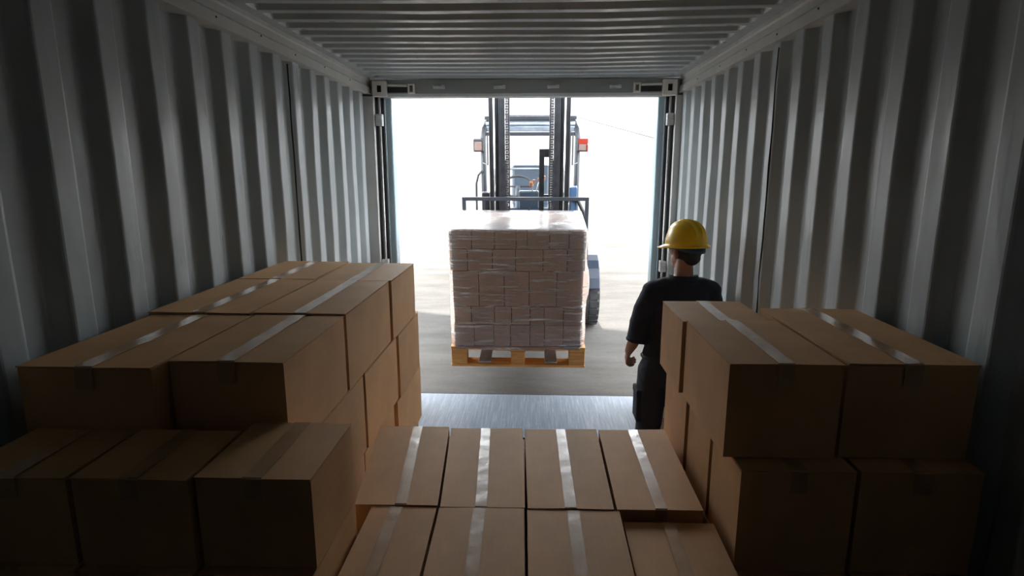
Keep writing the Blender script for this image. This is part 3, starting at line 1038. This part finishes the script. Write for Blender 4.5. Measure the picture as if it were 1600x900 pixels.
for s in (-1, 1):
    wheel(FX + s * .675, FY + .06, .40, .25)
    wheel(FX + s * .46, 3.30, .28, .18, 'rear_wheel')
    # fender over the front wheel
    fe = MB()
    pts = []
    for k in range(11):
        t = math.radians(8 + 150 * k / 10)
        pts.append((FY + .06 + math.cos(t) * .47, .40 + math.sin(t) * .47))
    yz = pts + [(FY + .06 + (y - FY - .06) * .94, .40 + (z - .40) * .94) for y, z in reversed(pts)]
    xa, xb = sorted((FX + s * .47, FX + s * .79))
    fe.prism_x(yz, xa, xb)
    fo = P(fe, 'front_fender', 'navy', bevel=.01)
    xa, xb = sorted((FX + s * .50, FX + s * .66))
    P(MB().box(xa, xb, 1.55, 2.1, .86, .98), 'side_step_cover', 'navy', bevel=.03)
# curved hose on the right of the backrest
P(MB().tube([(.36, 1.30, 1.60), (.44, 1.29, 1.58), (.50, 1.27, 1.46), (.53, 1.25, 1.25), (.54, 1.25, .9)], .022, 10), 'side_hose', 'black_plastic', smooth=True)
P(MB().box(FX + .42, FX + .50, 1.30, 1.40, 1.1, 1.72), 'tilt_bracket', 'blue_body', bevel=.01)
P(MB().box(FX - .50, FX - .42, 1.30, 1.40, 1.1, 1.66), 'tilt_bracket', 'steel_dark', bevel=.01)

# ------------------------------------------------------------------ the worker
def sphere_tpl(nu=14, nv=9):
    vs_, fs = [(0, 0, 1)], []
    for j in range(1, nv):
        t = math.pi * j / nv
        for i in range(nu):
            p = 2 * math.pi * i / nu
            vs_.append((math.sin(t) * math.cos(p), math.sin(t) * math.sin(p), math.cos(t)))
    vs_.append((0, 0, -1))
    for i in range(nu):
        fs.append((0, 1 + i, 1 + (i + 1) % nu))
        fs.append((len(vs_) - 1, 1 + (nv - 2) * nu + (i + 1) % nu, 1 + (nv - 2) * nu + i))
    for j in range(nv - 2):
        for i in range(nu):
            a, b = 1 + j * nu, 1 + (j + 1) * nu
            fs.append((a + i, b + i, b + (i + 1) % nu, a + (i + 1) % nu))
    return np.array(vs_), fs
SV, SF = sphere_tpl()

class Blob:
    def __init__(self):
        self.v, self.f, self.n = [], [], 0
    def ell(self, c, r, rot=None):
        r = (r, r, r) if isinstance(r, (int, float)) else r
        v = SV * np.array(r)
        if rot is not None:
            m = np.array(Euler(rot).to_matrix())
            v = v @ m.T
        v = v + np.array(c)
        self.v += [tuple(p) for p in v]
        self.f += [tuple(i + self.n for i in q) for q in SF]
        self.n += len(SV)
        return self
    def chain(self, pts, step=.35):
        """pts: (x, y, z, rx, ry[, rz]) nodes; spheres interpolated between"""
        pts = [tuple(p) if len(p) > 5 else (*p, min(p[3], p[4])) for p in pts]
        for a, b in zip(pts[:-1], pts[1:]):
            a = np.array(a, float); b = np.array(b, float)
            L = np.linalg.norm(b[:3] - a[:3])
            n = max(2, int(L / (step * min(a[3:].min(), b[3:].min()))))
            for i in range(n + 1):
                q = a + (b - a) * i / n
                rz = q[5] if len(q) > 5 else min(q[3], q[4])
                self.ell(q[:3], (q[3], q[4], rz))
        return self
    def remesh(self, name, voxel, mat, parent, smooth=6, disp=None):
        me = bpy.data.meshes.new(name + '_raw')
        me.from_pydata(self.v, [], self.f)
        o = bpy.data.objects.new(name + '_raw', me)
        col.objects.link(o)
        m = o.modifiers.new('r', 'REMESH')
        m.mode = 'VOXEL'
        m.voxel_size = voxel
        if smooth:
            s = o.modifiers.new('s', 'SMOOTH')
            s.iterations = smooth
            s.factor = .5
        dg = bpy.context.evaluated_depsgraph_get()
        nm = bpy.data.meshes.new_from_object(o.evaluated_get(dg))
        bpy.data.objects.remove(o)
        bpy.data.meshes.remove(me)
        nm.name = name
        if disp:
            nm.update()
            co = np.zeros(len(nm.vertices) * 3)
            no = np.zeros(len(nm.vertices) * 3)
            nm.vertices.foreach_get('co', co)
            nm.vertices.foreach_get('normal', no)
            co = co.reshape(-1, 3); no = no.reshape(-1, 3)
            d = np.array([disp(p) for p in co])
            nm.vertices.foreach_set('co', (co + no * d[:, None]).ravel())
        nm.materials.clear()
        nm.materials.append(M[mat])
        for p in nm.polygons:
            p.use_smooth = True
        return link_mesh(name, nm, parent)

PX, PY = .80, 3.36
man = thing('person', 'person in yellow hard hat and dark navy work clothes, seen from behind', 'person', (PX, PY, 0))
HYAW = math.radians(32)                     # head turned to the left
hf = Vector((-math.sin(HYAW), math.cos(HYAW), 0))
hs = Vector((math.cos(HYAW), math.sin(HYAW), 0))
HC = Vector((.055, .02, 1.615))             # head centre
def hp(s, f, u):
    return HC + hs * s + hf * f + Vector((0, 0, u))
B = Blob()
B.ell(HC + Vector((0, 0, .025)), (.074, .092, .090), (0, 0, HYAW))
B.ell(hp(0, .02, -.045), (.060, .070, .065), (0, 0, HYAW))
B.ell(hp(0, .055, -.078), (.036, .034, .026), (0, 0, HYAW))         # chin
B.ell(hp(0, .098, -.012), (.011, .016, .020), (0, 0, HYAW))         # nose
B.ell(hp(0, .090, -.048), (.022, .010, .007), (0, 0, HYAW))         # lips
B.ell(hp(0, .086, -.058), (.020, .010, .007), (0, 0, HYAW))
for s in (-1, 1):
    B.ell(hp(s * .030, .082, .016), (.020, .012, .008), (0, 0, HYAW))    # brow
    B.ell(hp(s * .078, -.004, -.008), (.012, .021, .032), (0, 0, HYAW + s * .25))   # ears
B.chain([(.050, .005, 1.555, .052, .055, .05), (.046, -.012, 1.47, .056, .058, .05), (.04, -.02, 1.43, .09, .07, .05)])
# torso
B.chain([(.04, -.02, 1.40, .155, .085, .06), (.035, -.01, 1.28, .150, .100, .07), (.02, 0, 1.12, .130, .095, .07), (.0, 0, 1.0, .145, .100, .07), (.0, 0, .93, .150, .105, .07)])
# arms
armL = [(-.130, -.01, 1.395, .052, .052), (-.172, -.015, 1.28, .046, .046), (-.196, -.02, 1.14, .040, .040), (-.207, -.008, 1.12, .038, .038), (-.216, .07, 1.045, .034, .034), (-.222, .14, .985, .026, .028)]
armR = [(.205, -.01, 1.395, .052, .052), (.235, -.015, 1.28, .046, .046), (.250, -.02, 1.14, .040, .040), (.250, .02, 1.09, .038, .038), (.238, .13, 1.03, .034, .034), (.222, .205, 1.00, .025, .026)]
B.chain(armL)
B.chain(armR)
def hand(wr, dirv, palm_n, side, curl):
    """wr wrist; dirv along the hand; palm_n out of the palm; side towards the thumb"""
    d, n, s = Vector(dirv).normalized(), Vector(palm_n).normalized(), Vector(side).normalized()
    w = Vector(wr)
    for u in (0.0, .02, .04, .06, .078):
        for q in (-.026, -.009, .009, .026):
            p = w + d * u + s * q * (.65 + u * 5)
            B.ell(p, .0135)
    for i, L in enumerate((.064, .074, .069, .054)):
        base = w + d * .082 + s * (.031 - i * .0205)
        ang = 0
        p = base
        for k, fr in enumerate((.45, .32, .23)):
            ang += curl[k]
            dd = d * math.cos(ang) + n * math.sin(ang)
            e = p + dd * L * fr
            B.chain([(*p, .0098 - k * .0008, .0098 - k * .0008), (*e, .0094 - k * .0009, .0094 - k * .0009)])
            p = e
    t0 = w + d * .022 + s * .034
    t1 = t0 + (d * .75 + s * .45 + n * .35).normalized() * .036
    t2 = t1 + (d * .9 + n * .40 - s * .1).normalized() * .028
    B.chain([(*(w + d * .015 + s * .015), .015, .015), (*t0, .0135, .0135), (*t1, .011, .011), (*t2, .0095, .0095)])
hand((-.223, .145, .978), (-.02, .50, -.85), (.95, .05, 0), (.02, .85, .50), (.8, 1.0, .7))
hand((.222, .215, .997), (-.25, .95, -.1), (-.6, -.2, -.75), (-.75, -.1, .6), (.6, .8, .5))
# legs
for s, kx in ((-1, -.105), (1, .085)):
    B.chain([(kx * .75, 0, .88, .074, .080), (kx - .002, .01, .70, .070, .074), (kx - .004, .012, .50, .054, .058), (kx - .004, -.005, .34, .052, .056), (kx - .004, 0, .10, .036, .040)])
    B.chain([(kx - .004, 0, .06, .038, .045), (kx - .006, .14, .035, .036, .04)])
body = B.remesh('body', .0062, 'skin', man, smooth=4)
for s in (-1, 1):
    e = Blob().ell(hp(s * .030, .083, .002), .011)
    e.remesh('eye', .003, 'eye', man, smooth=2)

def fold(p, k=1.0):
    v = Vector((p[0] * 9, p[1] * 9, p[2] * 6))
    v2 = Vector((p[0] * 22 + p[2] * 8, p[1] * 20, p[2] * 26))
    return k * (.006 * noise.noise(v) + .004 * noise.noise(v2))

S = Blob()
S.chain([(.042, -.022, 1.425, .120, .088, .03), (.04, -.015, 1.385, .180, .112, .05), (.035, -.008, 1.28, .186, .128, .06), (.025, .002, 1.14, .172, .124, .06), (.01, .002, 1.02, .178, .124, .04), (.008, .002, .995, .180, .126, .02)])
S.chain([(.0, -.02, 1.440, .062, .070, .035), (-.07, -.016, 1.425, .055, .070, .045), (-.130, -.012, 1.395, .060, .070, .055)])
S.chain([(.088, -.02, 1.440, .062, .070, .035), (.15, -.016, 1.425, .055, .070, .045), (.205, -.012, 1.395, .060, .070, .055)])
S.chain([(-.120, -.012, 1.392, .066, .070), (-.168, -.016, 1.29, .064, .066), (-.190, -.02, 1.17, .066, .068), (-.197, -.02, 1.110, .067, .069, .03)])
S.chain([(.195, -.012, 1.392, .066, .070), (.226, -.016, 1.29, .062, .066), (.238, -.02, 1.17, .064, .066), (.240, -.01, 1.110, .064, .066, .03)])
S.remesh('work_shirt', .009, 'shirt', man, smooth=8, disp=lambda p: fold(p, 1.0))
# shirt collar
cl = MB()
vs_, fs = [], []
N = 28
for i in range(N):
    t = 2 * math.pi * i / N
    c_, s__ = math.cos(t), math.sin(t)
    for (r_, z) in ((.082, 1.435), (.074, 1.455), (.069, 1.487), (.075, 1.490), (.086, 1.462), (.098, 1.438)):
        drop = -.018 * max(0, s__)
        vs_.append((.044 + c_ * r_ * 1.05, -.012 + s__ * r_ * .98, z + drop))
for i in range(N):
    for k in range(6):
        j = (i + 1) % N
        fs.append((i * 6 + k, j * 6 + k, j * 6 + (k + 1) % 6, i * 6 + (k + 1) % 6))
cl.add(vs_, fs).build('shirt_collar', 'shirt', man, smooth=True)
# sleeve hems
for c0, c1, rr in (((-.196, -.02, 1.112), (-.198, -.02, 1.094), .071), ((.240, -.010, 1.112), (.241, -.010, 1.094), .068)):
    MB().tube([c0, c1], rr, 22).build('sleeve_hem', 'shirt', man, bevel=.004, smooth=True)
T = Blob()
T.chain([(.004, .002, 1.01, .160, .112, .03), (0, .002, .93, .176, .126, .06), (0, .002, .87, .165, .122, .05)])
for s, kx in ((-1, -.108), (1, .086)):
    T.chain([(kx * .95, .0, .90, .090, .108), (kx, .008, .72, .092, .100), (kx - .004, .012, .52, .078, .086), (kx - .004, .0, .34, .074, .082), (kx - .004, .0, .12, .070, .080), (kx - .004, .005, .085, .072, .084, .02)])
T.remesh('trousers', .009, 'trousers', man, smooth=8, disp=lambda p: fold(p, 1.25))
# cargo pocket with a flap on the left thigh
cp = MB().box(-.198, -.160, -.055, .075, .60, .78).build('cargo_pocket', 'trousers', man, bevel=.012)
MB().box(-.201, -.162, -.058, .078, .755, .80).build('pocket_flap', 'trousers', cp, bevel=.008)
MB().tube([(-.155 * math.cos(t) * 1.06, .002 + .105 * 1.05 * math.sin(t), 1.0) for t in [2 * math.pi * i / 30 for i in range(31)]], .013, 6, caps=False).build('belt', 'boot', man)
for s, kx in ((-1, -.112), (1, .082)):
    bt_ = Blob()
    bt_.chain([(kx, -.01, .16, .050, .056), (kx, -.01, .07, .050, .062), (kx, .03, .05, .048, .05), (kx, .13, .045, .050, .05), (kx, .18, .040, .042, .036)])
    bo = bt_.remesh('boot', .007, 'boot', man, smooth=5)
    MB().box(kx - .048, kx + .048, -.075, .215, .0, .022).build('sole', 'rubber', bo, bevel=.01)
# hair below the hat
Hh = Blob()
Hh.ell(hp(0, -.022, .012), (.078, .080, .074), (0, 0, HYAW))
Hh.ell(hp(0, -.050, -.028), (.058, .046, .046), (0, 0, HYAW))
Hh.remesh('hair', .005, 'hair', man, smooth=4, disp=lambda p: .002 * noise.noise(Vector(p) * 60))
# hard hat
def hard_hat():
    n, m = 144, 30
    vs_, fs = [], []
    A, Bb, Hc = .106, .128, .132
    for j in range(m + 1):
        t = (math.pi / 2) * j / m
        for i in range(n):
            p = 2 * math.pi * i / n
            cr, sr = math.cos(t) ** .82, math.sin(t)
            x, y, z = A * cr * math.cos(p), Bb * cr * math.sin(p), Hc * sr
            ridge = 0
            for off, hgt in ((0, .010), (.036, .008), (-.036, .008)):
                ridge += hgt * math.exp(-((x - off) / .007) ** 2)
            ridge *= min(1, max(0, (z - .045) / .03))
            k = 1 + ridge / .12
            vs_.append((x * (1 + ridge * .3), y * k if abs(y) > .02 else y, z * k))
    for j in range(m):
        for i in range(n):
            a, b = j * n, (j + 1) * n
            fs.append((a + i, a + (i + 1) % n, b + (i + 1) % n, b + i))
    # brim: short at the back and sides, a visor in front (+y)
    base = len(vs_)
    for ring in range(3):
        for i in range(n):
            p = 2 * math.pi * i / n
            f_ = max(0, math.sin(p)) ** 1.5
            w = (.006, .013 + .045 * f_, .012 + .043 * f_)[ring]
            z = (-.003, -.010 - .012 * f_, -.016 - .012 * f_)[ring]
            vs_.append(((A + w) * math.cos(p), (Bb + w) * math.sin(p), z))
    for i in range(n):
        j = (i + 1) % n
        fs.append((i, base + i, base + j, j))
        for r_ in range(2):
            fs.append((base + r_ * n + i, base + (r_ + 1) * n + i, base + (r_ + 1) * n + j, base + r_ * n + j))
    me = bpy.data.meshes.new('hard_hat')
    me.from_pydata(vs_, [], fs)
    me.materials.append(M['hat'])
    for p in me.polygons:
        p.use_smooth = True
    o = link_mesh('hard_hat', me, man)
    so = o.modifiers.new('s', 'SOLIDIFY')
    so.thickness = .003
    o.location = HC + Vector((0, 0, .045)) - hf * .004
    o.rotation_euler = (math.radians(-3), 0, HYAW)
    o['label'] = 'glossy yellow ribbed hard hat'
    band = MB()
    for k in range(2):
        pass
    pts = []
    for i in range(41):
        p = 2 * math.pi * i / 40
        back = max(0, -math.sin(p))
        pts.append((.090 * math.cos(p), .108 * math.sin(p) - .004, -.010 - .028 * back))
    vv, ff = [], []
    for i, (x, y, z) in enumerate(pts[:-1]):
        vv += [(x, y, z - .012), (x, y, z + .016), (x * 1.04, y * 1.04, z + .016), (x * 1.04, y * 1.04, z - .012)]
    for i in range(40):
        j = (i + 1) % 40
        for k in range(4):
            ff.append((i * 4 + k, j * 4 + k, j * 4 + (k + 1) % 4, i * 4 + (k + 1) % 4))
    band.add(vv, ff).build('headband', 'strap', o, smooth=True)
hard_hat()
bpy.context.view_layer.update()
